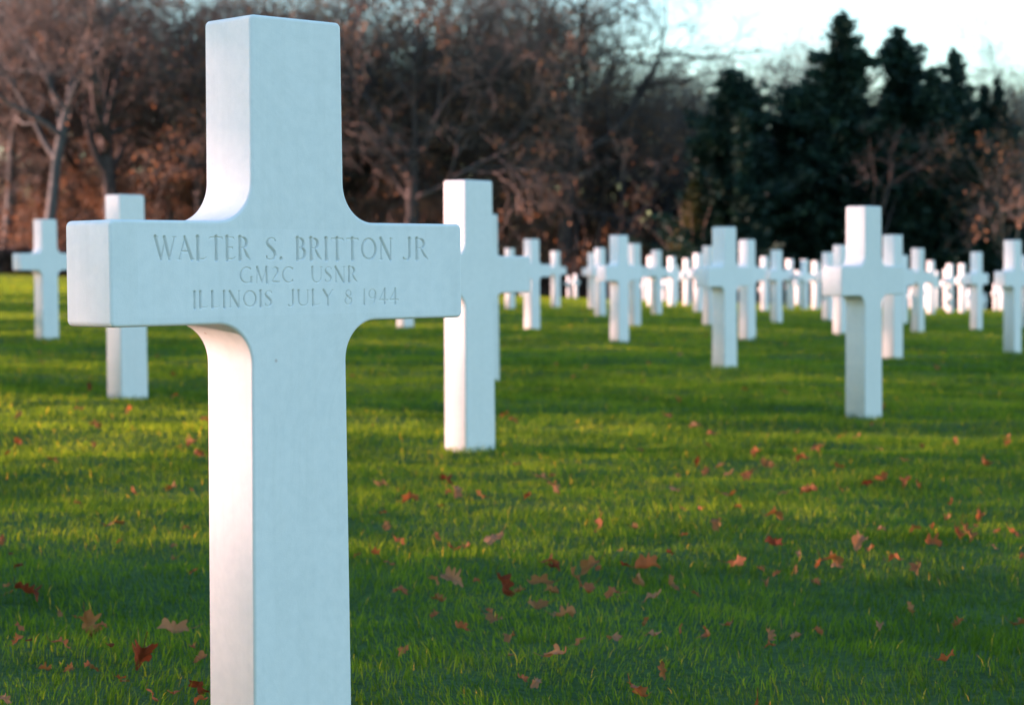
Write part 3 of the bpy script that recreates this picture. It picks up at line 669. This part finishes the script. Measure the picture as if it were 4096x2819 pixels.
# undergrowth and far wood: masses nobody could count
def brush(name, n, xr, yr, hfun, mat, leafmat, label, cat, seed, twr=.012, leafn=0, lsize=.10):
    rg = np.random.default_rng(seed); T = Tubes(); lv = []
    for i in range(n):
        x = rg.uniform(*xr); y = rg.uniform(*yr)+max(0.0, -x)*.16; h = hfun(x, y)*rg.uniform(.45, 1.1); z = float(terr(x, y))-.1
        p, r_, d = grow(rg, np.array([x, y, z]), np.array([rg.normal(0, .25), rg.normal(0, .25), 1]), h, twr*2.0, twr*.7, 4, .14, 0); T.add(p, r_, 3)
        for k in range(4):
            q = p[rg.integers(1, 5)]; a, b, _ = grow(rg, q, np.array([rg.normal(0, 1), rg.normal(0, 1), rg.uniform(.2, 1.2)]), h*.4, twr, twr*.6, 2, .2, 0); T.add(a, b, 3); lv.append(a[-1]); lv.append(a[1])
    v, q = T.mesh()
    if leafn:
        c = np.array(lv); LVv, LVq = leaf_quads(rg, c, .3, lsize, leafn)
        at = np.concatenate([np.zeros(len(v)), np.repeat(rg.random(len(LVq)), 4)]); fm = np.concatenate([np.zeros(len(q)), np.ones(len(LVq))])
        me = mesh_np(name, np.concatenate([v, LVv]), [np.concatenate([q, LVq+len(v)])], [mat, leafmat], fmat=fm, attr=at)
    else: me = mesh_np(name, v, [q], mat)
    o = link(name, me); tag(o, label, cat, kind='stuff'); return o
brush('undergrowth', 3400, (-34, 27), (93, 104), lambda x, y: 1.1+.8*(vnoise(np.array([x*.25]), np.array([y*.2]), 5)[0]+1), BARK_WARM, OAK_LEAF, 'dark tangled undergrowth of brown twigs along the foot of the wood', 'undergrowth', 61, .014, 1, .13)
brush('far_wood', 2600, (-50, 45), (116, 130), lambda x, y: (7.5 if x < 2 else 5.0), BARK_WARM, OAK_LEAF, 'far brown wood seen as one mass between the tree trunks', 'wood', 62, .05, 1, .2)
# low clipped beech hedge closing the lawn
def hedge():
    rg = np.random.default_rng(77); n = 26000
    x = rg.uniform(-34, 27, n); y = 91.5+rg.normal(0, .33, n); z = terr(x, y)+1.2*rg.random(n)**.8
    c = np.stack([x, y, z], -1); V, Q = leaf_quads(rg, c, .05, .13, 1)
    T = Tubes()
    for i in range(700):
        xx = rg.uniform(-34, 27); yy = 91.5+rg.normal(0, .2); zz = float(terr(xx, yy)); p, r_, _ = grow(rg, np.array([xx, yy, zz-.1]), np.array([rg.normal(0, .2), rg.normal(0, .2), 1]), 1.25, .02, .01, 3, .1, 0); T.add(p, r_, 3)
    tv, tq = T.mesh()
    o = link('hedge', mesh_np('hedge', np.concatenate([tv, V]), [np.concatenate([tq, Q+len(tv)])], [BARK_DARK, OAK_DARK], fmat=np.concatenate([np.zeros(len(tq)), np.ones(len(Q))]), attr=np.concatenate([np.zeros(len(tv)), np.repeat(rg.random(n), 4)])))
    tag(o, 'low dark brown hedge running along the far edge of the lawn', 'hedge')
OAK_DARK = leafy('hedge_leaves', [(0, (.035, .022, .020)), (.6, (.075, .045, .036)), (1, (.12, .065, .045))], .2, (1.3, 1.0, .8))
hedge()
def shrub(x, y, h, w, seed, label):
    rg = np.random.default_rng(seed); T = Tubes()
    for i in range(14):
        p, r_, _ = grow(rg, np.array([rg.normal(0, .15), rg.normal(0, .15), -.1]), np.array([rg.normal(0, .3), rg.normal(0, .3), 1]), h*.9, .035, .01, 4, .1, 0); T.add(p, r_, 4)
    n = 5200; t = rg.random(n); a = rg.uniform(0, 6.28, n); r_ = w*(1-t**2.2)**.5*rg.uniform(.3, 1.05, n)
    c = np.stack([r_*np.cos(a), r_*np.sin(a), h*t+.1], -1)+rg.normal(0, .08, (n, 3))
    V, Q = leaf_quads(rg, c, .05, .10, 1); tv, tq = T.mesh()
    s = empty('shrub', (x, y, float(terr(x, y)))); link('stem', mesh_np('shrub_stem', tv, [tq], BARK_WARM), s)
    link('foliage', mesh_np('shrub_foliage', V, [Q], OLIVE, attr=np.repeat(rg.random(n), 4)), s); tag(s, label, 'shrub')
shrub(WX(1578, 90), 90, 5.6, .9, 5, 'tall olive green shrub at the left foot of the broad conifer')
shrub(WX(1545, 89.5), 89.5, 3.2, .7, 6, 'short olive green shrub left of the tall olive one')

# the trees on the left that let only part of the low sun through to the near lawn
rs = random.Random(10); rs2 = random.Random(3)
for xr, step, y0, y1 in ((-34, 3.4, -5, 35), (-41, 4.2, -4, 36), (-49, 4.4, -4, 38)):
    y = y0
    while y < y1:
        k = rs.choice([0, 1, 2]); s = rs.uniform(1.0, 1.3)*(1.25 if k == 2 else 1)
        x = xr+rs.uniform(-1.5, 1.5); rz = rs.uniform(0, 6.28)
        e = y+.105*x; drop = 2.3 < e < 5.0 or (5.0 <= e < 7.8 and xr != -41) or (abs(e) < .9 and xr < -38) or (e > 6 and rs2.random() < .32)
        if not drop: place_tree('shade_tree', SLIM[k], x, y, rz, s, 'slim tree left of the lawn whose twigs filter the low sun', 'tree', 'trees west of the lawn')
        y += step*rs.uniform(.75, 1.25)
for x, y, k, s in ((-34, 4.3, 2, .47), (-35.5, 5.3, 2, .42), (-33, 2.9, 2, .40)):  # low trees out of view, added only to shade the nearest lawn
    place_tree('shade_tree', SLIM[k], x, y, x, s, 'unseen low tree added left of the lawn to shade the nearest grass', 'tree', 'trees west of the lawn')
print('objects', len(sc.objects))
